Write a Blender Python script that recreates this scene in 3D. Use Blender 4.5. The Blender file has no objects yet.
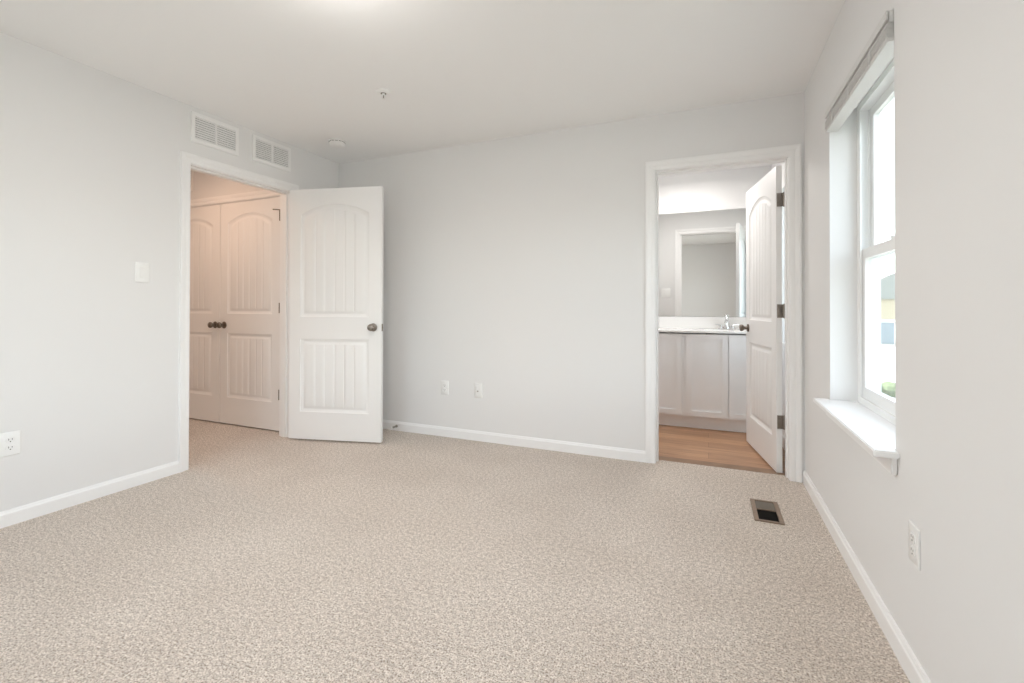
import bpy, bmesh, math, random
from mathutils import Vector, Matrix
random.seed(7)
S = bpy.context.scene
C = S.collection
PI = math.pi

# ------------------------------------------------------------------ camera
FPX, CX, CY, CAMH = 471.1039, 504.2326, 303.3849, 1.0913
yaw, pitch, roll = 0.4089, 0.0071, 0.0019
Fv = Vector((-math.sin(yaw), math.cos(yaw), 0)); Rv = Vector((math.cos(yaw), math.sin(yaw), 0)); Uv = Vector((0, 0, 1))
F2 = Fv * math.cos(pitch) + Uv * math.sin(pitch); U2 = Uv * math.cos(pitch) - Fv * math.sin(pitch)
R3 = Rv * math.cos(roll) + U2 * math.sin(roll); U3 = U2 * math.cos(roll) - Rv * math.sin(roll)
cam = bpy.data.cameras.new('camera'); camo = bpy.data.objects.new('camera', cam); C.objects.link(camo)
M = Matrix.Identity(4)
for i in range(3):
    M[i][0] = R3[i]; M[i][1] = U3[i]; M[i][2] = -F2[i]
M[2][3] = CAMH
camo.matrix_world = M
cam.sensor_fit = 'HORIZONTAL'; cam.sensor_width = 36; cam.lens = 36 * FPX / 1024
cam.shift_x = (512 - CX) / 1024; cam.shift_y = -(341.5 - CY) / 1024
cam.clip_start = 0.02; cam.clip_end = 500
S.camera = camo

# ------------------------------------------------------------------ world, sun, exposure
W = bpy.data.worlds.new('world'); S.world = W; W.use_nodes = True
nt = W.node_tree; bg = nt.nodes['Background']
sky = nt.nodes.new('ShaderNodeTexSky'); sky.sky_type = 'NISHITA'
sky.sun_disc = False; sky.sun_elevation = math.radians(48); sky.sun_rotation = math.radians(300)
sky.air_density = 1.0; sky.dust_density = 2.5; sky.ozone_density = 1.0
hs = nt.nodes.new('ShaderNodeHueSaturation'); hs.inputs['Saturation'].default_value = 0.35
nt.links.new(sky.outputs[0], hs.inputs['Color']); nt.links.new(hs.outputs[0], bg.inputs[0])
SKY = 1.12
bg.inputs[1].default_value = SKY
sl = bpy.data.lights.new('sun', 'SUN'); sl.energy = 1.0; sl.angle = 0.01; sl.color = (1, .96, .9)
so = bpy.data.objects.new('sun', sl); C.objects.link(so)
so.rotation_euler = Vector((0.62, -0.35, -0.9)).to_track_quat('-Z', 'Y').to_euler()   # shines from the far left, over the roof
S.view_settings.view_transform = 'Standard'; S.view_settings.look = 'None'
S.view_settings.gamma = 1.0; S.view_settings.use_curve_mapping = False
S.view_settings.exposure = 0.39
cy = S.cycles
cy.max_bounces = 14; cy.diffuse_bounces = 10; cy.glossy_bounces = 5; cy.transmission_bounces = 6; cy.transparent_max_bounces = 12
cy.caustics_reflective = False; cy.caustics_refractive = False; cy.sample_clamp_indirect = 6.0; cy.blur_glossy = 1.0

BED_LAMP, BATH_LAMP, HALL_LAMP = 16, 9, 4.6     # watts of each room's ceiling light

# ------------------------------------------------------------------ room numbers (metres)
H = 2.44; XL = -3.195; XR = 0.552; YB = 3.448; YR = -0.75; T = 0.12; TE = 0.20
DL0, DL1, DH = 2.062, 2.894, 2.044         # bedroom doorway in the left wall
DB0, DB1 = -0.337, 0.466                   # bathroom doorway in the back wall
YBB = 5.10; XBL = -0.95                    # bathroom back wall, left wall
YH = 2.97; XH = -5.35; YH0 = 0.9           # hall
SILL, WTOP = 0.635, 2.062

# ------------------------------------------------------------------ materials
def mat(name, col, rough=0.5, metal=0.0, bump=0, bscale=200, var=0, spec=0.5, coat=0):
    m = bpy.data.materials.new(name); m.use_nodes = True; n = m.node_tree; b = n.nodes['Principled BSDF']
    b.inputs['Base Color'].default_value = (*col, 1); b.inputs['Roughness'].default_value = rough; b.inputs['Metallic'].default_value = metal
    b.inputs['Specular IOR Level'].default_value = spec; b.inputs['Coat Weight'].default_value = coat
    tc = n.nodes.new('ShaderNodeTexCoord')
    no = n.nodes.new('ShaderNodeTexNoise'); no.inputs['Scale'].default_value = bscale; no.inputs['Detail'].default_value = 3
    n.links.new(tc.outputs['Object'], no.inputs['Vector'])
    if bump:
        bp = n.nodes.new('ShaderNodeBump'); bp.inputs['Strength'].default_value = bump; bp.inputs['Distance'].default_value = 0.002
        n.links.new(no.outputs['Fac'], bp.inputs['Height']); n.links.new(bp.outputs[0], b.inputs['Normal'])
    if var:
        r = n.nodes.new('ShaderNodeValToRGB'); e = r.color_ramp.elements
        e[0].position = .3; e[1].position = .7
        e[0].color = (*[c * (1 - var) for c in col], 1); e[1].color = (*[min(1, c * (1 + var)) for c in col], 1)
        n.links.new(no.outputs['Fac'], r.inputs[0]); n.links.new(r.outputs[0], b.inputs['Base Color'])
    return m
M_wall = mat('wall_paint', (.800, .798, .796), .75, bump=.12, bscale=350)
M_ceil = mat('ceiling_paint', (.90, .90, .898), .9, bump=.15, bscale=300)
M_trim = mat('trim_paint', (.90, .90, .90), .38, bump=.02, bscale=120)
M_door = mat('door_paint', (.87, .87, .865), .42, bump=.05, bscale=90)
M_plast = mat('white_plastic', (.86, .86, .85), .3, bump=.01)
M_vinyl = mat('window_vinyl', (.91, .92, .92), .35, bump=.01)
M_blind = mat('blind_slat', (.70, .70, .69), .4, bump=.03, bscale=60)
M_bronze = mat('aged_nickel', (.20, .17, .14), .3, 1.0, var=.2, bscale=40)
M_hinge = mat('satin_nickel', (.30, .27, .24), .38, 1.0, var=.1, bscale=60)
M_chrome = mat('chrome', (.80, .80, .80), .08, 1.0)
M_cab = mat('cabinet_paint', (.90, .905, .91), .4, bump=.02)
M_top = mat('cultured_marble', (.87, .865, .85), .18, bump=.01, coat=.3)
M_dark = mat('dark_slot', (.03, .03, .03), .6)
M_reg = mat('register_brown', (.25, .18, .13), .45, .2, var=.15, bscale=60)
M_vent = mat('vent_enamel', (.88, .88, .875), .35)
M_lens = mat('mirror_silver', (.92, .93, .92), .01, 1.0)
M_rlouv = mat('register_louver', (.13, .11, .085), .5)
M_duct = mat('duct_shade', (.008, .007, .006), .9, spec=.1)
M_spring = mat('spring_steel', (.32, .30, .27), .3, 1.0)

def emis(name, col, st):
    m = bpy.data.materials.new(name); m.use_nodes = True; b = m.node_tree.nodes['Principled BSDF']
    b.inputs['Base Color'].default_value = (.9, .9, .88, 1); b.inputs['Roughness'].default_value = .4
    b.inputs['Emission Color'].default_value = (*col, 1); b.inputs['Emission Strength'].default_value = st
    return m
def glass():
    m = bpy.data.materials.new('window_glass'); m.use_nodes = True; n = m.node_tree; n.nodes.clear()
    o = n.nodes.new('ShaderNodeOutputMaterial'); mx = n.nodes.new('ShaderNodeMixShader'); t = n.nodes.new('ShaderNodeBsdfTransparent')
    g = n.nodes.new('ShaderNodeBsdfGlossy'); lw = n.nodes.new('ShaderNodeLayerWeight'); lw.inputs[0].default_value = .5
    pw = n.nodes.new('ShaderNodeMath'); pw.operation = 'POWER'; pw.inputs[1].default_value = 5; n.links.new(lw.outputs['Facing'], pw.inputs[0])
    f = n.nodes.new('ShaderNodeMath'); f.operation = 'MULTIPLY_ADD'; f.inputs[1].default_value = .9; f.inputs[2].default_value = .04; n.links.new(pw.outputs[0], f.inputs[0])
    t.inputs[0].default_value = (.94, .97, .96, 1); g.inputs['Roughness'].default_value = .01
    n.links.new(f.outputs[0], mx.inputs[0]); n.links.new(t.outputs[0], mx.inputs[1]); n.links.new(g.outputs[0], mx.inputs[2]); n.links.new(mx.outputs[0], o.inputs[0])
    return m
M_glass = glass()

def carpet():
    m = bpy.data.materials.new('carpet_pile'); m.use_nodes = True; n = m.node_tree; b = n.nodes['Principled BSDF']
    b.inputs['Roughness'].default_value = 1.0; b.inputs['Specular IOR Level'].default_value = .1
    b.inputs['Sheen Weight'].default_value = .15; b.inputs['Sheen Roughness'].default_value = .6
    tc = n.nodes.new('ShaderNodeTexCoord')
    def noise(s, d, r=.5):
        x = n.nodes.new('ShaderNodeTexNoise'); x.inputs['Scale'].default_value = s; x.inputs['Detail'].default_value = d; x.inputs['Roughness'].default_value = r
        n.links.new(tc.outputs['Object'], x.inputs['Vector']); return x
    def ramp(src, stops):
        r = n.nodes.new('ShaderNodeValToRGB'); e = r.color_ramp.elements
        e[0].position, e[0].color = stops[0][0], (*stops[0][1], 1); e[1].position, e[1].color = stops[-1][0], (*stops[-1][1], 1)
        for p, c in stops[1:-1]:
            k = e.new(p); k.color = (*c, 1)
        n.links.new(src, r.inputs[0]); return r
    fine = noise(165, 2, .8); mid = noise(60, 2); big = noise(2.2, 2)
    A = ramp(fine.outputs['Fac'], [(.33, (.22, .165, .125)), (.43, (.56, .475, .40)), (.52, (.76, .675, .60)), (.64, (.97, .91, .84))])
    B = ramp(mid.outputs['Fac'], [(.36, (.76, .75, .74)), (.60, (1, 1, 1))])
    D = ramp(big.outputs['Fac'], [(.35, (.93, .92, .91)), (.65, (1, 1, 1))])
    def mul(a, c):
        x = n.nodes.new('ShaderNodeMix'); x.data_type = 'RGBA'; x.blend_type = 'MULTIPLY'; x.inputs[0].default_value = 1
        n.links.new(a, x.inputs[6]); n.links.new(c, x.inputs[7]); return x.outputs[2]
    n.links.new(mul(mul(A.outputs[0], B.outputs[0]), D.outputs[0]), b.inputs['Base Color'])
    bp = n.nodes.new('ShaderNodeBump'); bp.inputs['Strength'].default_value = .8; bp.inputs['Distance'].default_value = .006
    n.links.new(fine.outputs['Fac'], bp.inputs['Height']); n.links.new(bp.outputs[0], b.inputs['Normal'])
    return m
M_carpet = carpet()

def planks():
    m = bpy.data.materials.new('wood_look_plank'); m.use_nodes = True; n = m.node_tree; b = n.nodes['Principled BSDF']
    tc = n.nodes.new('ShaderNodeTexCoord')
    br = n.nodes.new('ShaderNodeTexBrick'); br.inputs['Scale'].default_value = 1.0
    br.inputs['Brick Width'].default_value = 1.1; br.inputs['Row Height'].default_value = .15; br.inputs['Mortar Size'].default_value = .0012
    br.inputs['Color1'].default_value = (.60, .36, .22, 1); br.inputs['Color2'].default_value = (.39, .23, .14, 1); br.inputs['Mortar'].default_value = (.24, .14, .085, 1)
    br.offset = .37; br.inputs['Bias'].default_value = 0
    n.links.new(tc.outputs['Object'], br.inputs['Vector'])
    mp = n.nodes.new('ShaderNodeMapping'); mp.inputs['Scale'].default_value = (1.2, 22, 1); n.links.new(tc.outputs['Object'], mp.inputs['Vector'])
    no = n.nodes.new('ShaderNodeTexNoise'); no.inputs['Scale'].default_value = 3; no.inputs['Detail'].default_value = 6; no.inputs['Distortion'].default_value = .6
    n.links.new(mp.outputs[0], no.inputs['Vector'])
    r = n.nodes.new('ShaderNodeValToRGB'); r.color_ramp.elements[0].position = .3; r.color_ramp.elements[0].color = (.72, .70, .68, 1); r.color_ramp.elements[1].position = .7; r.color_ramp.elements[1].color = (1.1, 1.08, 1.05, 1)
    n.links.new(no.outputs['Fac'], r.inputs[0])
    x = n.nodes.new('ShaderNodeMix'); x.data_type = 'RGBA'; x.blend_type = 'MULTIPLY'; x.inputs[0].default_value = 1
    n.links.new(br.outputs['Color'], x.inputs[6]); n.links.new(r.outputs[0], x.inputs[7]); n.links.new(x.outputs[2], b.inputs['Base Color'])
    b.inputs['Roughness'].default_value = .45
    return m
M_plank = planks()

# ------------------------------------------------------------------ mesh helpers
class MB:
    def __init__(s): s.v = []; s.f = []
    def add(s, vs, fs):
        o = len(s.v); s.v += [tuple(v) for v in vs]; s.f += [tuple(i + o for i in f) for f in fs]; return s
    def box(s, x0, x1, y0, y1, z0, z1):
        vs = [(x, y, z) for x in (x0, x1) for y in (y0, y1) for z in (z0, z1)]
        return s.add(vs, [(0, 1, 3, 2), (4, 6, 7, 5), (0, 4, 5, 1), (2, 3, 7, 6), (0, 2, 6, 4), (1, 5, 7, 3)])
    def lathe(s, prof, n=24, M=None, caps=True):
        """prof: (r, z) along local Z"""
        M = M or Matrix.Identity(4); vs = []; fs = []
        for r, z in prof:
            for k in range(n):
                a = 2 * PI * k / n; vs.append(M @ Vector((r * math.cos(a), r * math.sin(a), z)))
        for i in range(len(prof) - 1):
            for k in range(n):
                a, b = i * n + k, i * n + (k + 1) % n; fs.append((a, b, b + n, a + n))
        if caps:
            fs.append(tuple(range(n))[::-1]); fs.append(tuple((len(prof) - 1) * n + k for k in range(n)))
        return s.add(vs, fs)
    def prism(s, pts, M, h):
        """pts: 2-D outline, extruded along local z by h, through matrix M"""
        n = len(pts); vs = [M @ Vector((x, y, 0)) for x, y in pts] + [M @ Vector((x, y, h)) for x, y in pts]
        return s.add(vs, [tuple(range(n))[::-1], tuple(range(n, 2 * n))] + [(i, (i + 1) % n, (i + 1) % n + n, i + n) for i in range(n)])
    def tube(s, pts, r, n=10):
        pts = [Vector(p) for p in pts]; vs = []; fs = []
        up = Vector((0, 0, 1))
        for i, p in enumerate(pts):
            d = (pts[min(i + 1, len(pts) - 1)] - pts[max(i - 1, 0)]).normalized()
            a = d.cross(up if abs(d.z) < .95 else Vector((1, 0, 0))).normalized(); b = d.cross(a)
            rr = r[i] if isinstance(r, (list, tuple)) else r
            for k in range(n):
                t = 2 * PI * k / n; vs.append(p + (a * math.cos(t) + b * math.sin(t)) * rr)
        for i in range(len(pts) - 1):
            for k in range(n):
                a, b = i * n + k, i * n + (k + 1) % n; fs.append((a, b, b + n, a + n))
        fs += [tuple(range(n)), tuple((len(pts) - 1) * n + k for k in range(n))]
        return s.add(vs, fs)
    def build(s, name, m, parent=None, bevel=0, smooth=False, loc=None, seg=2):
        bm = bmesh.new(); vv = [bm.verts.new(v) for v in s.v]
        for f in s.f:
            try: bm.faces.new([vv[i] for i in f])
            except ValueError: pass
        bmesh.ops.recalc_face_normals(bm, faces=bm.faces[:])
        if bevel:
            bmesh.ops.bevel(bm, geom=bm.edges[:], offset=bevel, segments=seg, affect='EDGES', clamp_overlap=True)
        me = bpy.data.meshes.new(name); bm.to_mesh(me); bm.free()
        me.materials.append(m)
        if smooth:
            me.polygons.foreach_set('use_smooth', [True] * len(me.polygons))
            me.set_sharp_from_angle(angle=math.radians(38))
        o = bpy.data.objects.new(name, me); C.objects.link(o)
        if parent: o.parent = parent
        if loc: o.location = loc
        return o
def struct(o): o['kind'] = 'structure'; return o
def tag(o, label, cat, group=None, kind=None):
    o['label'] = label; o['category'] = cat
    if group: o['group'] = group
    if kind: o['kind'] = kind
    return o
def empty(name, loc=(0, 0, 0), rotz=0):
    o = bpy.data.objects.new(name, None); C.objects.link(o); o.location = loc; o.rotation_euler = (0, 0, rotz); o.empty_display_size = .05; return o
def copy_tree(o, parent=None):
    c = o.copy(); C.objects.link(c)
    if parent: c.parent = parent
    for ch in list(o.children): copy_tree(ch, c)
    return c

def wall(name, axis, a0, a1, u0, u1, z0, z1, holes, m=M_wall):
    """wall slab: thickness a0..a1 on AXIS ('x' or 'y'), running u0..u1, with rectangular holes (u0,u1,z0,z1). The mesh has clean faces around the holes."""
    us = sorted({u0, u1} | {h[i] for h in holes for i in (0, 1)}); zs = sorted({z0, z1} | {h[i] for h in holes for i in (2, 3)})
    solid = lambda i, j: 0 <= i < len(us) - 1 and 0 <= j < len(zs) - 1 and not any(h[0] <= us[i] and us[i + 1] <= h[1] and h[2] <= zs[j] and zs[j + 1] <= h[3] for h in holes)
    P = lambda a, u, z: (a, u, z) if axis == 'x' else (u, a, z)
    mb = MB(); idx = {}
    def V(a, i, j):
        k = (a, i, j)
        if k not in idx: idx[k] = len(mb.v); mb.v.append(P((a0, a1)[a], us[i], zs[j]))
        return idx[k]
    for i in range(len(us) - 1):
        for j in range(len(zs) - 1):
            if not solid(i, j): continue
            for a in (0, 1): mb.f.append((V(a, i, j), V(a, i + 1, j), V(a, i + 1, j + 1), V(a, i, j + 1)))
            if not solid(i - 1, j): mb.f.append((V(0, i, j), V(1, i, j), V(1, i, j + 1), V(0, i, j + 1)))
            if not solid(i + 1, j): mb.f.append((V(0, i + 1, j), V(1, i + 1, j), V(1, i + 1, j + 1), V(0, i + 1, j + 1)))
            if not solid(i, j - 1): mb.f.append((V(0, i, j), V(1, i, j), V(1, i + 1, j), V(0, i + 1, j)))
            if not solid(i, j + 1): mb.f.append((V(0, i, j + 1), V(1, i, j + 1), V(1, i + 1, j + 1), V(0, i + 1, j + 1)))
    return struct(mb.build(name, m))

# ------------------------------------------------------------------ shell
W1 = (1.893, 2.780)        # the window seen
W2 = (0.150, 1.037)        # unseen twin window, added nearer the camera for fill light
WB = (3.95, 4.56)          # bathroom window behind the open door
WR = (-2.55, -1.05)        # unseen window added in the rear wall for frontal fill
struct(MB().box(XL - T - .0, XR, YR, YB, -.12, 0).box(XH, XL - T, YH0, 3.75, -.12, 0).box(DB0 - .03, DB1 + .03, YB, 3.535, -.12, 0).build('floor', M_carpet))
M_strip = mat('dark_brown_strip', (.27, .165, .105), .45, var=.12, bscale=12)  # darker brown strip across the bathroom doorway, along the carpet edge
struct(MB().box(DB0 + .0005, DB1 - .0005, 3.536, 3.645, -.0115, -.0030).build('floor_dark_strip', M_strip, bevel=.002))
struct(MB().box(XBL, XR, 3.535, YBB, -.12, -.012).build('floor_bathroom', M_plank))
struct(MB().box(XH - .12, XR + TE, YR - .12, YBB + .12, H, H + .15).build('ceiling', M_ceil))
wall('wall_left', 'x', XL - T, XL, YR - .12, YB, -.12, H, [(DL0 - .02, DL1 + .02, -.12, DH + .02)])
wall('wall_back', 'y', YB, YB + T, XL - T, XR, -.12, H, [(DB0 - .02, DB1 + .02, -.12, DH + .02)])
wall('wall_right', 'x', XR, XR + TE, YR - .12, YBB + .12, -.12, H, [(*W1, SILL - .022, WTOP), (*W2, SILL - .022, WTOP), (*WB, .80, 2.05)])
wall('wall_rear', 'y', YR - .12, YR, XL, XR, -.12, H, [(*WR, SILL - .022, WTOP)])
wall('wall_bathroom_back', 'y', YBB, YBB + .12, XBL - .12, XR, -.12, H, [])
wall('wall_bathroom_left', 'x', XBL - .12, XBL, YB + T, YBB, -.12, H, [])
CD1 = -3.400; CD0 = CD1 - 1.552
wall('wall_hall_back', 'y', YH, YH + .12, XH, XL - T, -.12, H, [(CD0 - .02, CD1 + .02, -.12, DH + .02)])
wall('wall_hall_left', 'x', XH - .12, XH, YH0, 3.75, -.12, H, [])
wall('wall_hall_front', 'y', YH0 - .12, YH0, XH - .12, XL - T, -.12, H, [])
wall('wall_closet_back', 'y', 3.75, 3.87, XH - .12, XL - T, -.12, H, [])
wall('wall_closet_side', 'x', XL - T, XL, YB + T, 3.87, -.12, H, [])

# trim: jamb linings and mitred casings
def jamb(name, axis, a0, a1, u0, u1, zh, stop_a, floor=0.0):
    """three-sided lining 20 mm thick of a doorway between u0 and u1, with a door stop strip at stop_a"""
    P = (lambda mb, a, b, c, d, e, f: mb.box(a, b, c, d, e, f)) if axis == 'x' else (lambda mb, a, b, c, d, e, f: mb.box(c, d, a, b, e, f))
    mb = MB()
    P(mb, a0, a1, u0 - .0195, u0, floor, zh + .0195); P(mb, a0, a1, u1, u1 + .0195, floor, zh + .0195); P(mb, a0, a1, u0, u1, zh, zh + .0195)
    s0, s1 = stop_a
    P(mb, s0, s1, u0, u0 + .011, floor, zh); P(mb, s0, s1, u1 - .011, u1, floor, zh); P(mb, s0, s1, u0 + .011, u1 - .011, zh - .011, zh)
    return struct(mb.build(name, M_trim, bevel=0))
PROF = [(0, 0), (0, .009), (.006, .0115), (.020, .0125), (.030, .0115), (.036, .0145), (.050, .0175), (.062, .0175), (.064, .015), (.064, 0)]
def casing(name, P, u0, u1, zh, z0=0.0):
    """profile swept up, across and down around an opening; P(u, z, t) -> point"""
    mb = MB(); n = len(PROF); vs = []
    for o, t in PROF: vs.append(P(u0 - o, z0, t))
    for o, t in PROF: vs.append(P(u0 - o, zh + o, t))
    for o, t in PROF: vs.append(P(u1 + o, zh + o, t))
    for o, t in PROF: vs.append(P(u1 + o, z0, t))
    fs = []
    for k in range(3):
        for i in range(n):
            a, b = k * n + i, k * n + (i + 1) % n; fs.append((a, b, b + n, a + n))
    fs += [tuple(range(n)), tuple(range(3 * n, 4 * n))]
    mb.add(vs, fs); return struct(mb.build(name, M_trim))
rv = .005
jamb('trim_bedroom_door_jamb', 'x', XL - T, XL, DL0, DL1, DH, (XL - T + .028, XL - .040))
casing('trim_bedroom_door_casing', lambda u, z, t: (XL + t, u, z), DL0 - rv, DL1 + rv, DH + rv)
casing('trim_hall_door_casing', lambda u, z, t: (XL - T - t, u, z), DL0 - rv, DL1 + rv, DH + rv)
jamb('trim_bathroom_door_jamb', 'y', YB, YB + T, DB0, DB1, DH, (YB + .045, YB + .085), -.012)
casing('trim_bathroom_door_casing', lambda u, z, t: (u, YB - t, z), DB0 - rv, DB1 + rv, DH + rv)
casing('trim_bathroom_inner_casing', lambda u, z, t: (u, YB + T + t, z), DB0 - rv, DB1 + rv, DH + rv, -.012)
jamb('trim_closet_door_jamb', 'y', YH, YH + .12, CD0, CD1, DH, (YH + .040, YH + .075))
casing('trim_closet_door_casing', lambda u, z, t: (u, YH - t, z), CD0 - rv, CD1 + rv, DH + rv)

BP = [(0, 0), (.0145, 0), (.0145, .058), (.0135, .063), (.0100, .067), (.0085, .073), (.0060, .078), (0, .078)]
def baseboard(name, runs):
    """runs: list of (start, end, inward normal) in plan"""
    mb = MB(); n = len(BP)
    for (x0, y0), (x1, y1), (nx, ny), z0 in runs:
        vs = [(x0 + nx * t, y0 + ny * t, z0 + z) for t, z in BP] + [(x1 + nx * t, y1 + ny * t, z0 + z) for t, z in BP]
        mb.add(vs, [(i, (i + 1) % n, (i + 1) % n + n, i + n) for i in range(n)] + [tuple(range(n)), tuple(range(n, 2 * n))])
    return struct(mb.build(name, M_trim))
baseboard('baseboard_left', [((XL, YR), (XL, DL0 - rv - .064), (1, 0), 0), ((XL, DL1 + rv + .064), (XL, YB), (1, 0), 0)])
baseboard('baseboard_back', [((XL + .0145, YB), (DB0 - rv - .064, YB), (0, -1), 0)])
baseboard('baseboard_right', [((XR, YR), (XR, YB - .004), (-1, 0), 0)])
baseboard('baseboard_rear', [((XL + .0145, YR), (XR - .0145, YR), (0, 1), 0)])
baseboard('baseboard_bathroom', [((XR, YB + T + .002), (XR, 4.56), (-1, 0), -.012), ((XBL, YB + T), (XBL, 4.56), (1, 0), -.012), ((XBL + .0145, YB + T), (DB0 - rv - .064, YB + T), (0, 1), -.012)])
baseboard('baseboard_hall', [((XH, YH), (CD0 - rv - .064, YH), (0, -1), 0), ((XL - T, YH0), (XL - T, DL0 - rv - .064), (-1, 0), 0), ((XH, YH0), (XL - T - .0145, YH0), (0, 1), 0)])

# ------------------------------------------------------------------ doors
TH = .035
def leaf_mesh(name, w, h=2.03, ub=None, lift=0.0):
    """two-panel plank door leaf with an arched top panel, moulded on both faces; local: u along x from the hinge edge, face at y=0 looks to -y, z up"""
    ua = .100; ub = ub or w - .100
    arch_h = .078
    low = (.222 + lift, .812 + lift); up = (.992 + lift, 1.823 + lift)
    mould = [(0, 0), (.003, .0045), (.010, .0065), (.018, .0105), (.026, .0110), (.032, .0085), (.044, .0040), (.048, .0030)]   # inset, depth
    D0 = mould[-1][1]; ins = mould[-1][0]
    # field samples
    fu0, fu1 = ua + ins, ub - ins
    npl = 6; pw = (fu1 - fu0) / npl
    us = [(fu0, D0)]
    for k in range(npl):
        a = fu0 + k * pw; b = a + pw
        if k: us += [(a + .0035, D0)]
        us += [(a + pw * .33, D0), (a + pw * .67, D0)]
        if k < npl - 1: us += [(b - .0035, D0), (b, D0 + .0038)]
    us.append((fu1, D0))
    n = len(us)
    def side(mb, y0, sgn):
        Y = lambda d: y0 + sgn * d
        def panel(z0, z1, arched):
            def ztop(frac, inset):
                if not arched: return z1 - inset
                s = frac * 2 - 1
                hw = (ub - ua) / 2; R = (hw * hw + arch_h * arch_h) / (2 * arch_h)
                return z1 - inset + math.sqrt(max(R * R - (s * hw) ** 2, 0)) - (R - arch_h)
            loops = []
            for ins_, dep in mould:
                a, b = ua + ins_, ub - ins_
                bot = []; top = []
                for j, (u, d) in enumerate(us):
                    fr = (u - fu0) / (fu1 - fu0); x = a + fr * (b - a)
                    dd = d if ins_ == ins else dep
                    bot.append((x, Y(dd), z0 + ins_)); top.append((x, Y(dd), ztop(fr, ins_)))
                loops.append((bot, top))
            base = len(mb.v)
            for bot, top in loops: mb.v += bot + top
            B = lambda L, j: base + L * 2 * n + j
            Tt = lambda L, j: base + L * 2 * n + n + j
            for L in range(len(loops) - 1):
                for j in range(n - 1):
                    mb.f.append((B(L, j), B(L, j + 1), B(L + 1, j + 1), B(L + 1, j)))
                    mb.f.append((Tt(L, j), Tt(L, j + 1), Tt(L + 1, j + 1), Tt(L + 1, j)))
                mb.f.append((B(L, 0), Tt(L, 0), Tt(L + 1, 0), B(L + 1, 0)))
                mb.f.append((B(L, n - 1), Tt(L, n - 1), Tt(L + 1, n - 1), B(L + 1, n - 1)))
            L = len(loops) - 1
            for j in range(n - 1): mb.f.append((B(L, j), B(L, j + 1), Tt(L, j + 1), Tt(L, j)))
            return [B(0, j) for j in range(n)], [Tt(0, j) for j in range(n)]
        lb, lt = panel(*low, False); ubm, ut = panel(*up, True)
        # frame around
        def vt(x, z): mb.v.append((x, Y(0), z)); return len(mb.v) - 1
        e = {}
        xs = [mb.v[i][0] for i in lb]
        b0 = [vt(x, 0) for x in xs]; t1 = [vt(x, h) for x in xs]
        L0, L1 = vt(0, 0), vt(0, h); R0, R1 = vt(w, 0), vt(w, h)
        zl = [vt(0, z) for z in (low[0], low[1], up[0], up[1])]; zr = [vt(w, z) for z in (low[0], low[1], up[0], up[1])]
        for j in range(n - 1):
            mb.f.append((b0[j], b0[j + 1], lb[j + 1], lb[j])); mb.f.append((lt[j], lt[j + 1], ubm[j + 1], ubm[j])); mb.f.append((ut[j], ut[j + 1], t1[j + 1], t1[j]))
        for (c0, c1, o0, o1) in ((b0[0], lb[0], L0, zl[0]), (lb[0], lt[0], zl[0], zl[1]), (lt[0], ubm[0], zl[1], zl[2]), (ubm[0], ut[0], zl[2], zl[3]), (ut[0], t1[0], zl[3], L1),
                                 (b0[-1], lb[-1], R0, zr[0]), (lb[-1], lt[-1], zr[0], zr[1]), (lt[-1], ubm[-1], zr[1], zr[2]), (ubm[-1], ut[-1], zr[2], zr[3]), (ut[-1], t1[-1], zr[3], R1)):
            mb.f.append((c0, c1, o1, o0))
        return [L0] + b0 + [R0] + zr + [R1] + t1[::-1] + [L1] + zl[::-1]
    mb = MB(); fa = side(mb, 0, 1); fb = side(mb, TH, -1)
    for i in range(len(fa)):
        j = (i + 1) % len(fa); mb.f.append((fa[i], fa[j], fb[j], fb[i]))
    o = mb.build(name, M_door, smooth=True)
    return o
def knob(parent, u, z, sgn, y, m, small=False):
    """round passage knob with rosette; axis towards sgn*y"""
    Mx = Matrix.Translation((u, y, z)) @ (Matrix.Rotation(PI / 2, 4, 'X') if sgn < 0 else Matrix.Rotation(-PI / 2, 4, 'X'))
    r = MB().lathe([(.031, 0), (.032, .003), (.030, .007), (.022, .011), (.014, .013), (.0125, .016), (.0125, .030)], 28, Mx).build('rosette', m, parent, smooth=True)
    k = MB().lathe([(.0125, .029), (.015, .032), (.022, .037), (.0265, .044), (.0275, .051), (.0255, .058), (.020, .063), (.010, .066), (.002, .0665)], 28, Mx).build('door_knob', m, parent, smooth=True)
    return k
def hinge(parent, z, plate=True, side=-1, w=.035, knx=-.004, kny=None, m=None, kr=1.0):
    """butt hinge: leaf plate on the door's hinge edge (x=0) and the knuckle barrel"""
    m = m or M_hinge
    mb = MB(); Mk = Matrix.Translation((knx, kny, z - .045))
    for k in range(5):
        Mi = Matrix.Translation((knx, kny, z - .045 + k * .018)); mb.lathe([(.0062 * kr, .0006), (.0066 * kr, .001), (.0066 * kr, .017), (.0062 * kr, .0174)], 12, Mi)
    mb.lathe([(.003, -.003), (.0055, 0), (.0055, .090), (.003, .094)], 12, Mk)
    if plate: 
        lo, hi = sorted((kny, TH * .12 if kny > TH / 2 else TH * .88)); mb.box(-.0016, .0006, lo, hi, z - .0445, z + .0445)
    return mb.build('hinge', m, parent, smooth=True)

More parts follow.
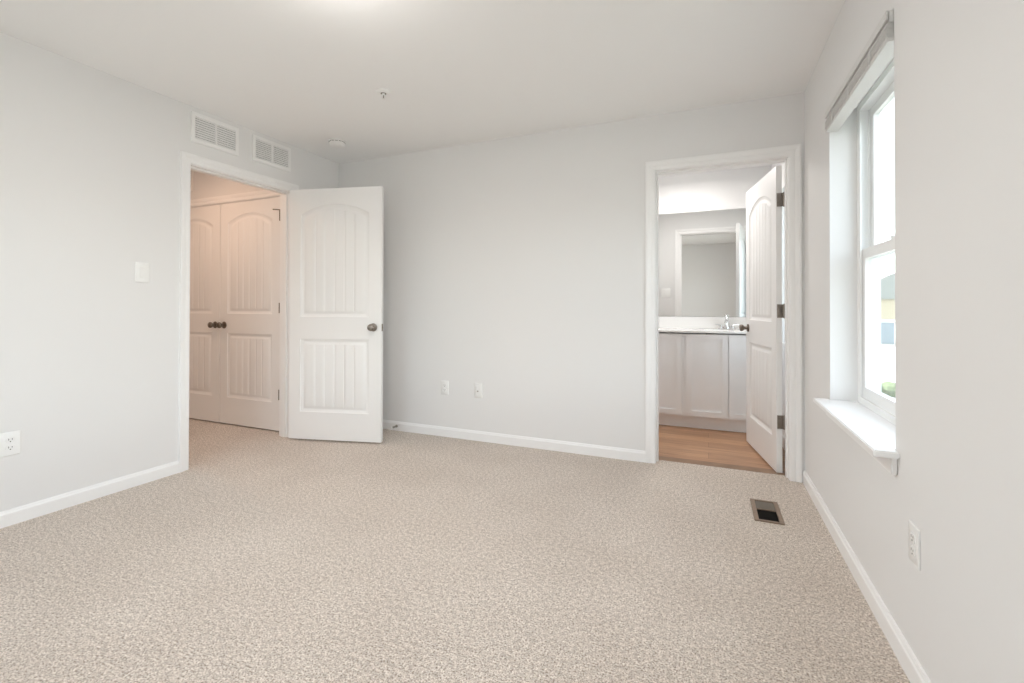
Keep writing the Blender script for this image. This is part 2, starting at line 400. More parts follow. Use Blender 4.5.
# bedroom door, swung into the room
proto813 = leaf_mesh('door_1', .797, ub=.692)
def place_leaf(o, x, y, ang, z): o.location = (x, y, z); o.rotation_euler = (0, 0, ang)
ANG1 = math.radians(14.3)
d1 = proto813; place_leaf(d1, -3.147, 2.838, ANG1, .015); struct(d1)
d1['label'] = 'white two-panel bedroom door leaf standing open against the left wall'
knob(d1, .797 - .066, .911, -1, 0, M_hinge); knob(d1, .797 - .066, .911, 1, TH, M_hinge)
MB().box(.7962, .7976, .006, .029, .909 - .029, .909 + .029).lathe([(.0001, 0), (.008, 0), (.008, .003), (.007, .004), (.0001, .005)], 12, Matrix.Translation((.7976, .0175, .909)) @ Matrix.Rotation(PI / 2, 4, 'Y')).build('latch_plate', M_hinge, d1, smooth=True)
for z in (.30, 1.055, 1.80): hinge(d1, z, kny=TH + .004, knx=-.008)
# bathroom door, swung into the bathroom
d2 = leaf_mesh('door_2', .762); struct(d2)
# hinge edge near (.447,3.59); the leaf runs into the bathroom, the face we see looks to -x
ANG2 = math.radians(90 + 9.7)
# local x -> direction (cos, sin); local -y face normal must look to -x : mirror by using rotation and placing the TH side away
place_leaf(d2, .447, 3.585, ANG2, 0.0)
# with this rotation local -y looks to (+x); shift so that local y=TH face looks to the camera side (-x)
knob(d2, .762 - .066, .925, -1, 0, M_bronze); knob(d2, .762 - .066, .925, 1, TH, M_bronze)
MB().box(.7612, .7632, .006, .029, .925 - .029, .925 + .029).build('latch_plate', M_hinge, d2)
for z in (.333, 1.066, 1.803): hinge(d2, z, kny=-.010, knx=-.006, kr=1.35)
# closet pair in the hall
d3 = leaf_mesh('door_3', .770, lift=.020); place_leaf(d3, CD0 + .003, YH + .004, 0, .012); struct(d3)
knob(d3, .770 - .056, .905, -1, 0, M_bronze)
for z in (.315, 1.065, 1.80): hinge(d3, z, kny=-.004, knx=-.002, m=M_bronze)
d4 = leaf_mesh('door_4', .770, lift=.020)
# the right leaf is hung on its right edge: same leaf turned so that its hinge edge is on the right
d4.data = d4.data.copy()
for v in d4.data.vertices: v.co.x = .770 - v.co.x
d4.data.flip_normals()
place_leaf(d4, CD1 - .003 - .770, YH + .004, 0, .012); struct(d4)
knob(d4, .060, .905, -1, 0, M_bronze)
def hinge_right(z):
    mb = MB()
    for k in range(5): mb.lathe([(.0080, .0006), (.0092, .001), (.0092, .017), (.0080, .0174)], 12, Matrix.Translation((.7725, -.007, z - .045 + k * .018)))
    mb.box(.7600, .7715, -.0012, .0005, z - .0445, z + .0445)
    return mb.build('hinge', M_bronze, d4, smooth=True)
for z in (.315, 1.065, 1.865): hinge_right(z)
MB().tube([(.7725, -.006, 1.9115), (.7725, -.010, 1.9145), (.757, -.030, 1.9145), (.735, -.045, 1.9145)], .0045).lathe([(.0001, 0), (.007, 0), (.007, .008), (.0001, .008)], 12, Matrix.Translation((.735, -.045, 1.9105))).build('hinge_stop', M_bronze, d4, smooth=True)

# ------------------------------------------------------------------ windows (double hung, vinyl)
def window(name, axis, plane, sgn, u0, u1, z0, z1, stool=True):
    """plane: room face of the wall; sgn: direction outwards; frame sits .112 m out"""
    root = empty(name); root['kind'] = 'structure'
    def bx(mb, a0, a1, ua, ub, za, zb):
        lo, hi = sorted((plane + sgn * a0, plane + sgn * a1))
        return mb.box(lo, hi, ua, ub, za, zb) if axis == 'x' else mb.box(ua, ub, lo, hi, za, zb)
    def ring(mb, a0, a1, ua, ub, za, zb, w, wb=None, wt=None):
        wb = wb or w; wt = wt or w
        bx(mb, a0, a1, ua, ua + w, za, zb); bx(mb, a0, a1, ub - w, ub, za, zb)
        bx(mb, a0, a1, ua + w, ub - w, za, za + wb); bx(mb, a0, a1, ua + w, ub - w, zb - wt, zb); return mb
    f = ring(MB(), .112, .196, u0, u1, z0, z1, .030, .030, .030)
    bx(f, .112, .120, u0 + .030, u0 + .046, z0 + .03, z1 - .03); bx(f, .112, .120, u1 - .046, u1 - .030, z0 + .03, z1 - .03)
    bx(f, .150, .154, u0 + .030, u0 + .044, z0 + .03, z1 - .03); bx(f, .150, .154, u1 - .044, u1 - .030, z0 + .03, z1 - .03)
    f.build('window_frame', M_vinyl, root)
    zm = z0 + (z1 - z0) * .497
    a, b = u0 + .034, u1 - .034
    ls = ring(MB(), .122, .148, a, b, z0 + .030, zm + .022, .050, .052, .045).build('lower_sash', M_vinyl, root)
    us_ = ring(MB(), .156, .182, a, b, zm - .022, z1 - .030, .050, .045, .040).build('upper_sash', M_vinyl, root)
    bx(MB(), .132, .137, a + .038, b - .038, z0 + .08, zm - .02).build('glass_pane', M_glass, ls)
    bx(MB(), .166, .171, a + .038, b - .038, zm + .02, z1 - .068).build('glass_pane', M_glass, us_)
    um = (u0 + u1) / 2
    lk = MB(); bx(lk, .125, .146, um - .03, um + .03, zm + .022, zm + .030); bx(lk, .120, .135, um - .006, um + .022, zm + .030, zm + .037); lk.build('sash_lock', M_vinyl, root)
    if stool:
        s = MB(); bx(s, -.068, .112, u0 + .001, u1 - .001, z0 - .022, z0); s2 = MB()
        # stool with horns, one outline
        P = [(-.068, u0 - .040), (-.068, u1 + .030), (0, u1 + .030), (0, u1), (.112, u1), (.112, u0), (0, u0), (0, u0 - .040)]
        vs = []
        for zz in (z0 - .0215, z0):
            for aa, uu in P:
                vs.append((plane + sgn * aa, uu, zz) if axis == 'x' else (uu, plane + sgn * aa, zz))
        n = len(P); MB().add(vs, [tuple(range(n))[::-1], tuple(range(n, 2 * n))] + [(i, (i + 1) % n, (i + 1) % n + n, i + n) for i in range(n)]).build('window_sill', M_trim, root, bevel=.004)
        bx(MB(), -.016, -.0005, u0 - .018, u1 + .012, z0 - .0795, z0 - .0225).build('sill_apron', M_trim, root, bevel=.003)
    return root
window('window_1', 'x', XR, 1, *W1, SILL, WTOP)
window('added_window_near', 'x', XR, 1, *W2, SILL, WTOP)
window('window_3', 'x', XR, 1, *WB, .80, 2.05, stool=False)
window('added_window_rear', 'y', YR, -1, *WR, SILL, WTOP)
def portal(x0, x1, y, z0, z1, axis, name):
    l = bpy.data.lights.new(name, 'AREA'); l.shape = 'RECTANGLE'; l.size = x1 - x0; l.size_y = z1 - z0; l.cycles.is_portal = True
    o = bpy.data.objects.new(name, l); C.objects.link(o); c = ((x0 + x1) / 2, (z0 + z1) / 2)
    if axis == 'x': o.location = (y, c[0], c[1]); o.rotation_euler = (PI / 2, 0, PI / 2)      # shines to -x
    else: o.location = (c[0], y, c[1]); o.rotation_euler = (PI / 2, 0, PI)                    # shines to +y
    return o
for nme, w in (('portal_near', W1), ('portal_twin', W2)): portal(*w, XR + TE + .01, SILL, WTOP, 'x', nme)
portal(*WB, XR + TE + .01, .80, 2.05, 'x', 'portal_bathroom'); portal(*WR, YR - .13, SILL, WTOP, 'y', 'portal_rear')

# raised faux-wood blind at the window head
def blind(w, label):
    root = empty('window_blind', (XR, (w[0] + w[1]) / 2, WTOP)); hw = (w[1] - w[0]) / 2 - .003
    tag(root, label, 'blind')
    x0, x1 = -.018, .040
    MB().box(x0 + .006, x1, -hw, hw, -.044, -.004).build('headrail', M_blind, root, bevel=.002)
    MB().box(x0 - .002, x0 + .004, -hw, hw, -.034, -.003).build('valance', M_blind, root, bevel=.0015)
    z = -.048; k = 0
    while z > -.088:
        dx = random.uniform(-.0015, .0015); MB().box(x0 + dx, x1 + dx - .004, -hw + random.uniform(0, .002), hw - random.uniform(0, .002), z - .0026, z).build('slat', M_blind, root); z -= .0042; k += 1
    MB().box(x0, x1 - .004, -hw, hw, -.104, -.089).build('bottom_rail', M_blind, root, bevel=.003)
    for u in (-hw + .16, 0, hw - .16):
        t = MB(); t.tube([(x0 - .003, u, -.036), (x0 - .004, u, -.104)], .0013, 6); t.tube([(x0 - .003, u + .014, -.036), (x0 - .005, u + .010, -.070), (x0 - .003, u + .012, -.100)], .0011, 6)
        t.build('ladder_cord', M_blind, root, smooth=True)
    return root
blind(W1, 'white slatted blind fully raised and stacked at the head of the right window')

# ------------------------------------------------------------------ wall vents
def wall_vent(name, loc, rotz, w, h, label, group=None):
    """local: width along x, face looks to -y, origin at the lower left"""
    root = empty(name, loc, rotz); tag(root, label, 'vent', group)
    d = .009; b = .024
    fr = MB(); fr.box(0, b, -d, 0, 0, h).box(w - b, w, -d, 0, 0, h).box(b, w - b, -d, 0, 0, b).box(b, w - b, -d, 0, h - b, h).box(w / 2 - .007, w / 2 + .007, -d, 0, b, h - b)
    fr.build('frame', M_vent, root)
    MB().box(b - .003, w - b + .003, -.0012, -.0002, b - .003, h - b + .003).build('duct_opening', M_duct, root)
    n = 10
    for side in (0, 1):
        xa, xb = (b, w / 2 - .007) if side == 0 else (w / 2 + .007, w - b)
        lm = MB()
        pitch_ = (h - 2 * b) / n
        M0 = lm.add([(xa, -.0078, 0), (xb, -.0078, 0), (xb, -.0015, pitch_ * .985), (xa, -.0015, pitch_ * .985), (xa, -.0070, -.0006), (xb, -.0070, -.0006), (xb, -.0008, pitch_ * .925), (xa, -.0008, pitch_ * .925)],
                    [(0, 1, 2, 3), (4, 5, 6, 7), (0, 1, 5, 4), (1, 2, 6, 5), (2, 3, 7, 6), (3, 0, 4, 7)]).build('louver', M_vent, root, loc=(0, 0, b))
        for k in range(1, n):
            c = M0.copy(); C.objects.link(c); c.parent = root; c.location = (0, 0, b + k * pitch_)
    for z in (h / 2,):
        for x in (b / 2, w - b / 2):
            MB().lathe([(.0035, 0), (.0032, .0012), (.001, .0018)], 10, Matrix.Translation((x, -d, z)) @ Matrix.Rotation(PI / 2, 4, 'X')).build('screw', M_vent, root, smooth=True)
    return root
# on the left wall the face looks to +x: local -y -> +x is a +90 degree turn, local x -> +y
wall_vent('wall_vent', (XL, 2.062, 2.203), PI / 2, .347, .203, 'white louvered wall vent above the open bedroom doorway, nearer the camera')
wall_vent('wall_vent', (XL, 2.527, 2.208), PI / 2, .355, .197, 'white louvered wall vent above the door hinges, nearer the room corner')
wall_vent('wall_vent', (-4.906, YH, 2.208), 0, .350, .203, 'white wall vent over the hall closet, just inside the doorway')

# ------------------------------------------------------------------ electrical plates; local: face looks to -y, origin at the plate's centre
def rrect(w, h, r, n=4):
    pts = []
    for cx_, cz_, a0 in ((w / 2 - r, h / 2 - r, 0), (-w / 2 + r, h / 2 - r, 90), (-w / 2 + r, -h / 2 + r, 180), (w / 2 - r, -h / 2 + r, 270)):
        for k in range(n + 1):
            a = math.radians(a0 + 90 * k / n); pts.append((cx_ + r * math.cos(a), cz_ + r * math.sin(a)))
    return pts
RX = Matrix.Rotation(PI / 2, 4, 'X')         # local z of a prism -> -y
def plate(root, w, h):
    mb = MB(); pts = rrect(w, h, .004); n = len(pts); inner = rrect(w - .006, h - .006, .003)
    vs = [RX @ Vector((x, z, .0005)) for x, z in pts] + [RX @ Vector((x, z, .003)) for x, z in pts] + [RX @ Vector((x, z, .0058)) for x, z in inner]
    fs = [tuple(range(n))[::-1], tuple(range(2 * n, 3 * n))]
    for L in (0, 1): fs += [(L * n + i, L * n + (i + 1) % n, (L + 1) * n + (i + 1) % n, (L + 1) * n + i) for i in range(n)]
    return mb.add(vs, fs).build('cover_plate', M_plast, root, smooth=True)
def duplex(root, cx_=0):
    for dz in (.0195, -.0195):
        pts = [(x * 1.0, max(-.0140, min(.0140, z))) for x, z in [(.0172 * math.cos(t * PI / 12), .0172 * math.sin(t * PI / 12)) for t in range(24)]]
        s = MB().prism(pts, Matrix.Translation((cx_, 0, dz)) @ RX, .0078).build('receptacle', M_plast, root)
        sl_ = MB()
        for (x, w, h) in ((-.0065, .0022, .0080), (.0065, .0022, .0065)): sl_.box(cx_ + x - w / 2, cx_ + x + w / 2, -.0082, -.0070, dz + .0035 - h / 2, dz + .0035 + h / 2)
        sl_.lathe([(.0026, 0), (.0026, .0012)], 10, Matrix.Translation((cx_, -.0070, dz - .0075)) @ RX)
        sl_.build('slots', M_dark, s)
    MB().lathe([(.003, .005), (.003, .0066), (.001, .0072)], 10, Matrix.Translation((cx_, 0, 0)) @ RX).build('screw', M_plast, root, smooth=True)
def outlet(loc, rotz, label):
    root = empty('wall_outlet', loc, rotz); tag(root, label, 'outlet'); plate(root, .073, .116); duplex(root); return root
outlet((-2.036, YB, .409), 0, 'white duplex outlet on the back wall, nearer the open bedroom door')
outlet((XR, 1.738, .401), -PI / 2, 'white duplex outlet on the right wall below and before the window sill')
o = empty('cable_outlet', (-1.7215, YB, .409), 0); tag(o, 'white cable jack plate on the back wall, nearer the bathroom doorway', 'outlet')
plate(o, .074, .120)
MB().prism(rrect(.034, .068, .003), RX, .0066).build('insert', M_plast, o)
MB().lathe([(.0048, .006), (.0048, .014), (.0035, .014), (.0035, .0148)], 14, Matrix.Translation((-.002, 0, -.006)) @ RX).build('coaxial_jack', M_bronze, o, smooth=True)
MB().box(-.006, .006, -.0078, -.006, .016, .026).build('phone_jack', M_vent, o)
for z in (.048, -.048): MB().lathe([(.003, .005), (.003, .0064), (.001, .0070)], 10, Matrix.Translation((0, 0, z)) @ RX).build('screw', M_plast, o, smooth=True)
o = empty('double_outlet', (XL, 1.159, .404), PI / 2); tag(o, 'wide white two-gang outlet plate low on the left wall at the frame edge', 'outlet')
plate(o, .119, .118); duplex(o, .0200)
MB().prism(rrect(.033, .066, .002), Matrix.Translation((-.0235, 0, 0)) @ RX, .0072).build('rocker_insert', M_plast, o)
def rocker(root, cx_=0):
    MB().prism(rrect(.0345, .068, .002), Matrix.Translation((cx_, 0, 0)) @ RX, .0064).build('bezel', M_plast, root)
    vs = []
    mb = MB(); w = .0305; hh = .0305
    mb.add([(cx_ - w / 2, -.006, -hh), (cx_ + w / 2, -.006, -hh), (cx_ + w / 2, -.0115, -hh), (cx_ - w / 2, -.0115, -hh), (cx_ - w / 2, -.006, hh), (cx_ + w / 2, -.006, hh), (cx_ + w / 2, -.0070, hh), (cx_ - w / 2, -.0070, hh)],
           [(0, 1, 2, 3), (4, 5, 6, 7), (0, 1, 5, 4), (2, 3, 7, 6), (0, 3, 7, 4), (1, 2, 6, 5)]).build('rocker', M_plast, root, bevel=.0008)
o = empty('light_switch', (XL, 1.771, 1.299), PI / 2); tag(o, 'white rocker light switch on the left wall beside the bedroom doorway', 'light switch')
plate(o, .080, .124); rocker(o)
o = empty('light_switch', (-.520, YB + T, 1.28), PI); tag(o, 'white double light switch seen reflected in the bathroom mirror', 'light switch')
plate(o, .116, .118); rocker(o, -.023); rocker(o, .023)

# ------------------------------------------------------------------ ceiling devices
o = empty('smoke_detector', (-2.775, 2.972, H)); tag(o, 'round white smoke detector on the ceiling near the room corner', 'smoke detector')
DN = Matrix.Rotation(PI, 4, 'X')
MB().lathe([(.050, 0), (.072, .0005), (.073, .008), (.070, .012), (.056, .014)], 36, DN).build('base', M_plast, o, smooth=True)
MB().lathe([(.060, .014), (.063, .018), (.062, .028), (.056, .038), (.046, .044), (.020, .046), (.0005, .046)], 36, DN).build('cover', M_plast, o, smooth=True)
g = MB()
for k in range(14):
    a = 2 * PI * k / 14; g.add([DN @ (Matrix.Rotation(a, 4, 'Z') @ Vector(p)) for p in ((.0555, -.009, .0142), (.0555, .009, .0142), (.0625, .010, .0142), (.0625, -.010, .0142), (.0555, -.009, .0165), (.0555, .009, .0165), (.0640, .010, .0165), (.0640, -.010, .0165))],
          [(0, 1, 2, 3), (4, 5, 6, 7), (0, 1, 5, 4), (1, 2, 6, 5), (2, 3, 7, 6), (3, 0, 4, 7)])
g.build('sensing_slots', M_duct, o)
MB().lathe([(.008, .046), (.008, .048), (.006, .049)], 14, DN @ Matrix.Translation((.02, .01, 0))).build('test_button', M_plast, o, smooth=True)
o = empty('sprinkler_head', (-1.868, 2.400, H)); tag(o, 'small white fire sprinkler head on the ceiling, farther from the corner', 'sprinkler')
MB().lathe([(.042, 0), (.043, .003), (.038, .010), (.026, .014), (.019, .014), (.018, .004)], 28, DN).build('escutcheon', M_plast, o, smooth=True)
MB().lathe([(.0178, .0135), (.0178, .0142), (.001, .0142)], 20, DN).build('recess', M_hinge, o, smooth=True)
s_ = MB().lathe([(.010, .010), (.010, .024), (.007, .026)], 14, DN)
for sx in (-1, 1): s_.tube([(sx * .008, 0, -.018), (sx * .015, 0, -.030), (sx * .006, 0, -.044), (0, 0, -.047)], .0022, 8)
s_.build('body', M_plast, o, smooth=True)
MB().tube([(0, 0, -.022), (0, 0, -.042)], .0028, 8).build('bulb', M_hinge, o, smooth=True)
dfl = MB().lathe([(.004, .046), (.013, .047), (.013, .0485), (.004, .049)], 16, DN)
dfl.build('deflector', M_plast, o, smooth=True)

def dome_lamp(loc, r, col, power, label, st):
    o = empty('ceiling_light', loc); tag(o, label, 'light')
    MB().lathe([(r * .9, 0), (r, .002), (r, .022), (r * .93, .026)], 40, DN).build('base_ring', M_hinge, o, smooth=True)
    prof = [(r * .92 * math.cos(a), .024 + r * .42 * math.sin(a)) for a in [k * PI / 2 / 10 for k in range(11)]]
    prof[-1] = (.001, prof[-1][1])
    MB().lathe(prof, 40, DN).build('glass_bowl', emis('lamp_glass', col, st), o, smooth=True)
    l = bpy.data.lights.new('lamp', 'AREA'); l.shape = 'DISK'; l.size = r * 1.8; l.energy = power * (.86 if r > .15 else 1); l.color = col
    lo = bpy.data.objects.new('lamp', l); C.objects.link(lo); lo.parent = o; lo.location = (0, 0, -.03 - r * .42)
    if r < .15: return o
    l = bpy.data.lights.new('lamp_glow', 'POINT'); l.shadow_soft_size = .10; l.energy = power * .17; l.color = col
    lo = bpy.data.objects.new('lamp_glow', l); C.objects.link(lo); lo.parent = o; lo.location = (0, 0, -.16 - r * .42)
    return o
dome_lamp((-1.32, 1.35, H), .17, (1, .965, .93), BED_LAMP, 'round frosted ceiling light in the middle of the bedroom', 9)
dome_lamp((-.22, 4.48, H), .13, (1, .955, .92), BATH_LAMP, 'round frosted ceiling light in the bathroom', 8)
dome_lamp((-4.05, 2.2, H), .14, (1, .67, .48), HALL_LAMP, 'round frosted ceiling light in the hall', 12)

# ------------------------------------------------------------------ floor register
o = empty('floor_register', (.283, 2.872, 0)); tag(o, 'brown metal floor register set in the carpet near the bathroom doorway', 'floor vent')
w, h = .068, .146
fr = MB()
for (x0, x1, y0, y1) in ((-w, -w + .022, -h, h), (w - .022, w, -h, h), (-w + .022, w - .022, -h, -h + .018), (-w + .022, w - .022, h - .018, h), (-w + .022, w - .022, .008, .016)): fr.box(x0, x1, y0, y1, .0005, .007)
fr.build('frame', M_reg, o, bevel=.0015)
MB().box(-w + .022, w - .022, -h + .018, h - .018, .0006, .0020).build('duct_opening', M_duct, o)
for k in range(7):
    y = .026 + k * .0165
    MB().add([(-.046, y, .0022), (.046, y, .0022), (.046, y + .013, .0058), (-.046, y + .013, .0058), (-.046, y, .0012), (.046, y, .0012), (.046, y + .013, .0048), (-.046, y + .013, .0048)],
             [(0, 1, 2, 3), (4, 5, 6, 7), (0, 1, 5, 4), (1, 2, 6, 5), (2, 3, 7, 6), (3, 0, 4, 7)]).build('louver', M_rlouv, o)

# spring door stop on the back baseboard
o = empty('door_stop', (-2.517, YB - .0145, .040)); tag(o, 'small spring door stop screwed to the back baseboard beside the open door', 'door stop')
Rd = RX
MB().lathe([(.012, 0), (.012, .002), (.009, .008), (.006, .010)], 16, Rd).build('base', M_spring, o, smooth=True)
pts = [(.0062 * math.cos(t * .55), -.008 - t * .00042, .0062 * math.sin(t * .55)) for t in range(140)]
MB().tube(pts, .0014, 6).build('spring', M_spring, o, smooth=True)
MB().lathe([(.006, .064), (.008, .066), (.0085, .076), (.006, .080), (.001, .081)], 16, Rd).build('rubber_tip', M_plast, o, smooth=True)

# ------------------------------------------------------------------ bathroom
VF, VZ = 4.575, -.012
XV0, XV1 = XBL, XR
o = empty('vanity_cabinet', ((XV0 + XV1) / 2, YBB, VZ)); tag(o, 'white shaker vanity cabinet seen through the bathroom doorway', 'cabinet')
ox = (XV0 + XV1) / 2; hx = (XV1 - XV0) / 2 - .001; yf = VF - YBB
MB().box(-hx, -hx + .018, yf + .0195, -.001, .110, .858).box(hx - .018, hx, yf + .0195, -.001, .110, .858).box(-hx + .018, hx - .018, yf + .0195, yf + .038, .110, .858).box(-hx + .018, hx - .018, yf + .038, -.001, .110, .128).box(-hx + .018, hx - .018, -.012, -.001, .128, .858).build('carcass', M_cab, o, bevel=0)
MB().box(-hx, hx, yf + .070, yf + .088, .001, .110).build('toe_kick', M_cab, o)
def shaker(x0, x1, z0, z1):
    d = MB(); t = .0185; s = .046; x0 -= ox; x1 -= ox
    d.box(x0, x0 + s, yf, yf + t, z0, z1).box(x1 - s, x1, yf, yf + t, z0, z1).box(x0 + s, x1 - s, yf, yf + t, z0, z0 + s).box(x0 + s, x1 - s, yf, yf + t, z1 - s, z1)
    d.box(x0 + s - .004, x1 - s + .004, yf + .013, yf + t - .001, z0 + s - .004, z1 - s + .004)
    return d.build('cabinet_door', M_cab, o)
for a, b in ((-.930, -.582), (-.575, -.222), (-.184, .158), (.165, .507)): shaker(a, b, .124, .860)
# countertop with integral basin and backsplash
o = empty('sink_counter', (ox, YBB, 0)); tag(o, 'white one-piece vanity top with basin and backsplash below the mirror', 'countertop')
tp = MB(); Z1, Z0 = .877, .861; bx0, bxw, byc = .162 - ox, .20, -.285
n = 40; yfr = 4.550 - YBB; yb = -.001
inner = [(bx0 + .205 * math.cos(2 * PI * k / n), byc + .150 * math.sin(2 * PI * k / n)) for k in range(n)]
def rect_pt(k):
    a = 2 * PI * k / n; c, s = math.cos(a), math.sin(a)
    L, Rr, Bb, Tp = bx0 - .24, bx0 + .24, yfr, yb
    t = min([(Rr - bx0) / c if c > 1e-6 else 9, (L - bx0) / c if c < -1e-6 else 9, (Tp - byc) / s if s > 1e-6 else 9, (Bb - byc) / s if s < -1e-6 else 9])
    return (bx0 + c * t, byc + s * t)
outer = [rect_pt(k) for k in range(n)]
vs = [(x, y, Z1) for x, y in outer] + [(x, y, Z1) for x, y in inner]
rings = [(.96, .012), (.86, .055), (.62, .095), (.30, .112), (.08, .116)]
for sc, dp in rings: vs += [(bx0 + (x - bx0) * sc, byc + (y - byc) * sc, Z1 - dp) for x, y in inner]
fs = []
for L in range(len(rings) + 1): fs += [(L * n + k, L * n + (k + 1) % n, (L + 1) * n + (k + 1) % n, (L + 1) * n + k) for k in range(n)]
fs.append(tuple((len(rings) + 1) * n + k for k in range(n)))
tp.add(vs, fs)
tp.add([(-hx, yfr, Z1), (bx0 - .24, yfr, Z1), (bx0 - .24, yb, Z1), (-hx, yb, Z1)], [(0, 1, 2, 3)])
tp.add([(bx0 + .24, yfr, Z1), (hx, yfr, Z1), (hx, yb, Z1), (bx0 + .24, yb, Z1)], [(0, 1, 2, 3)])
tp.add([(-hx, yfr, Z1), (hx, yfr, Z1), (hx, yfr, Z0), (-hx, yfr, Z0), (-hx, yfr + .03, Z0), (hx, yfr + .03, Z0)], [(0, 1, 2, 3), (3, 2, 5, 4)])
tp.build('countertop', M_top, o, smooth=True)
MB().box(-hx, hx, -.021, -.001, Z1, .992).build('backsplash', M_top, o, bevel=.003)
MB().lathe([(.022, 0), (.022, .002), (.018, .003), (.001, .003)], 20, Matrix.Translation((bx0, byc, Z1 - .1155))).build('drain', M_chrome, o, smooth=True)
# faucet
o = empty('faucet', (.162, 4.992, .8775)); tag(o, 'small chrome two-handle faucet on the vanity top in front of the mirror', 'faucet')
MB().prism(rrect(.155, .050, .024, 6), Matrix.Identity(4), .014).build('base_plate', M_chrome, o, bevel=.002, smooth=True)
MB().tube([(0, 0, .012), (0, -.002, .060), (0, -.012, .105), (0, -.036, .130), (0, -.070, .132), (0, -.098, .112), (0, -.106, .092)], [.034, .026, .020, .017, .015, .0135, .013], 14).build('spout', M_chrome, o, smooth=True)
for sx in (-1, 1):
    MB().lathe([(.018, .012), (.016, .024), (.011, .034), (.011, .040), (.001, .043)], 18, Matrix.Translation((sx * .051, 0, 0))).tube([(sx * .051, 0, .037), (sx * .075, -.004, .042), (sx * .100, -.008, .046)], [.006, .005, .006], 10).build('handle', M_chrome, o, smooth=True)
MB().tube([(0, .018, .012), (0, .018, .060), (0, .018, .062)], .003, 8).lathe([(.005, 0), (.006, .004), (.004, .008)], 10, Matrix.Translation((0, .018, .060))).build('lift_rod', M_chrome, o, smooth=True)
# mirror
o = MB().box(XV0 + .04, XV1 - .02, YBB - .006, YBB - .0005, .996, 2.048).build('wall_mirror', M_lens, bevel=.001)
tag(o, 'wide frameless mirror on the bathroom wall above the vanity', 'mirror')

# ------------------------------------------------------------------ outside
GZ = -3.05
def ground_mat(name, c1, c2, sc):
    m = bpy.data.materials.new(name); m.use_nodes = True; n = m.node_tree; b = n.nodes['Principled BSDF']; b.inputs['Roughness'].default_value = .95
    tc = n.nodes.new('ShaderNodeTexCoord'); no = n.nodes.new('ShaderNodeTexNoise'); no.inputs['Scale'].default_value = sc; no.inputs['Detail'].default_value = 5
    r = n.nodes.new('ShaderNodeValToRGB'); r.color_ramp.elements[0].position = .35; r.color_ramp.elements[1].position = .65
    r.color_ramp.elements[0].color = (*c1, 1); r.color_ramp.elements[1].color = (*c2, 1)
    n.links.new(tc.outputs['Object'], no.inputs['Vector']); n.links.new(no.outputs['Fac'], r.inputs[0]); n.links.new(r.outputs[0], b.inputs['Base Color'])
    return m
M_grass = ground_mat('dry_lawn', (.26, .26, .23), (.36, .355, .32), 1.5)
M_conc = ground_mat('pale_concrete', (.42, .42, .40), (.50, .50, .48), 2)
M_side = ground_mat('tan_siding', (.36, .31, .21), (.42, .36, .25), 6)
M_side2 = ground_mat('blue_grey_siding', (.20, .245, .27), (.25, .29, .32), 6)
M_roof = ground_mat('grey_shingle', (.17, .18, .165), (.25, .26, .24), 9)
M_hwhite = mat('house_trim', (.8, .8, .78), .6)
M_hglass = mat('house_glass', (.12, .16, .18), .15)
struct(MB().box(-90, 140, -60, 200, GZ - .3, GZ).build('ground', M_grass))
struct(MB().box(2.5, 120, 29.5, 62, GZ, GZ + .03).build('ground_street', M_conc))
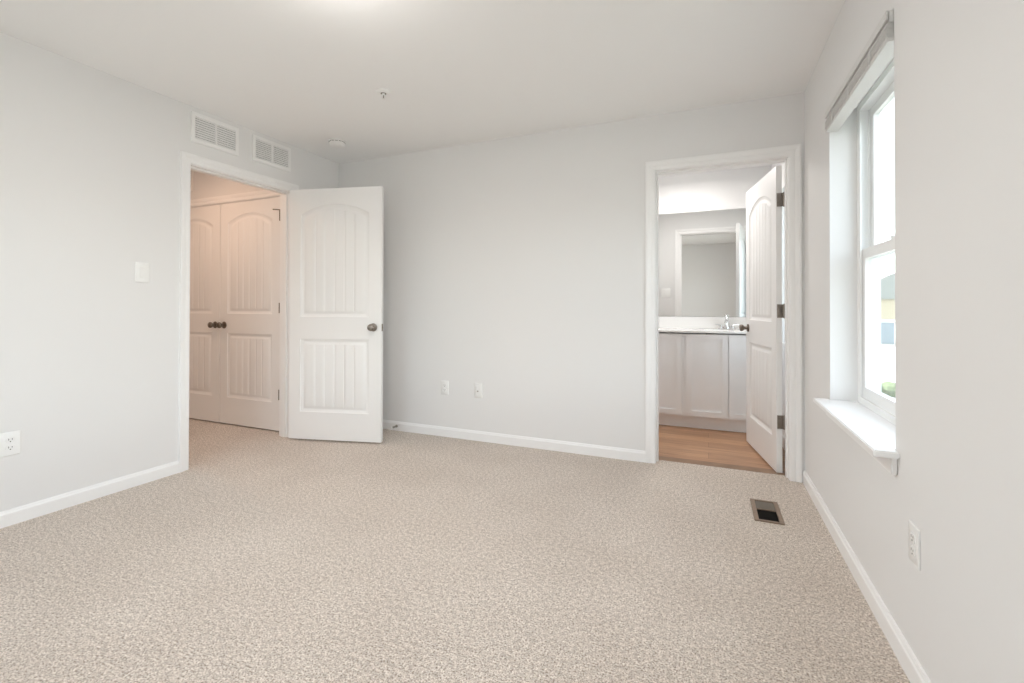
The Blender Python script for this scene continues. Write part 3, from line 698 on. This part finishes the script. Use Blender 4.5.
def house(x, y, w, d, hh, rot, body, label):
    o = empty('house', (x, y, GZ), rot); tag(o, label, 'house', )
    MB().box(-w / 2, w / 2, -d / 2, d / 2, 0, hh * .5).build('lower_storey', M_side2, o)
    MB().box(-w / 2, w / 2, -d / 2, d / 2, hh * .5, hh).build('upper_storey', body, o)
    MB().box(-w / 2 - .1, w / 2 + .1, -d / 2 - .1, -d / 2 + .05, hh * .5 - .15, hh * .5 + .15).build('band_board', M_hwhite, o)
    e = .4; r = hh + w * .28
    MB().add([(-w / 2 - e, -d / 2 - e, hh - .1), (0, -d / 2 - e, r), (w / 2 + e, -d / 2 - e, hh - .1), (-w / 2 - e, d / 2 + e, hh - .1), (0, d / 2 + e, r), (w / 2 + e, d / 2 + e, hh - .1)],
             [(0, 1, 4, 3), (1, 2, 5, 4), (0, 2, 1), (3, 4, 5), (0, 3, 5, 2)]).build('roof', M_roof, o)
    for sx in (-.28, .28):
        for z0 in (hh * .12, hh * .62):
            f = MB().box(sx * w - .6, sx * w + .6, -d / 2 - .06, -d / 2 - .005, z0, z0 + 1.5).build('window', M_hwhite, o)
            MB().box(sx * w - .5, sx * w + .5, -d / 2 - .07, -d / 2 - .061, z0 + .1, z0 + 1.4).build('pane', M_hglass, f)
    MB().box(-.5, .5, -d / 2 - .05, -d / 2 - .004, .1, 2.3).build('front_door', M_hwhite, o)
    return o
house(20.5, 71, 11, 9, 5.2, -.15, M_side, 'tan sided neighbour house with grey roof seen through the right window')

def hedge(x0, x1, y, label):
    rnd = random.Random(3); mb = MB()
    k = int((x1 - x0) / .5)
    for i in range(k):
        c = Vector((x0 + (i + .5) * .5 + rnd.uniform(-.08, .08), y + rnd.uniform(-.12, .12), GZ + .32)); r = rnd.uniform(.32, .42)
        vs = []; fs = []; nu, nv = 9, 6
        for a in range(nv + 1):
            for b in range(nu):
                th = PI * a / nv; ph = 2 * PI * b / nu; rr = r * (1 + rnd.uniform(-.16, .16)); vs.append(c + Vector((rr * math.sin(th) * math.cos(ph), rr * math.sin(th) * math.sin(ph), rr * .85 * math.cos(th))))
        for a in range(nv):
            for b in range(nu): fs.append((a * nu + b, a * nu + (b + 1) % nu, (a + 1) * nu + (b + 1) % nu, (a + 1) * nu + b))
        mb.add(vs, fs)
    o = mb.build('hedge', ground_mat('hedge_leaf', (.10, .13, .06), (.20, .24, .12), 12)); tag(o, label, 'hedge')
hedge(4, 14, 27.5, 'low dark clipped hedge on the lawn beyond the right window')
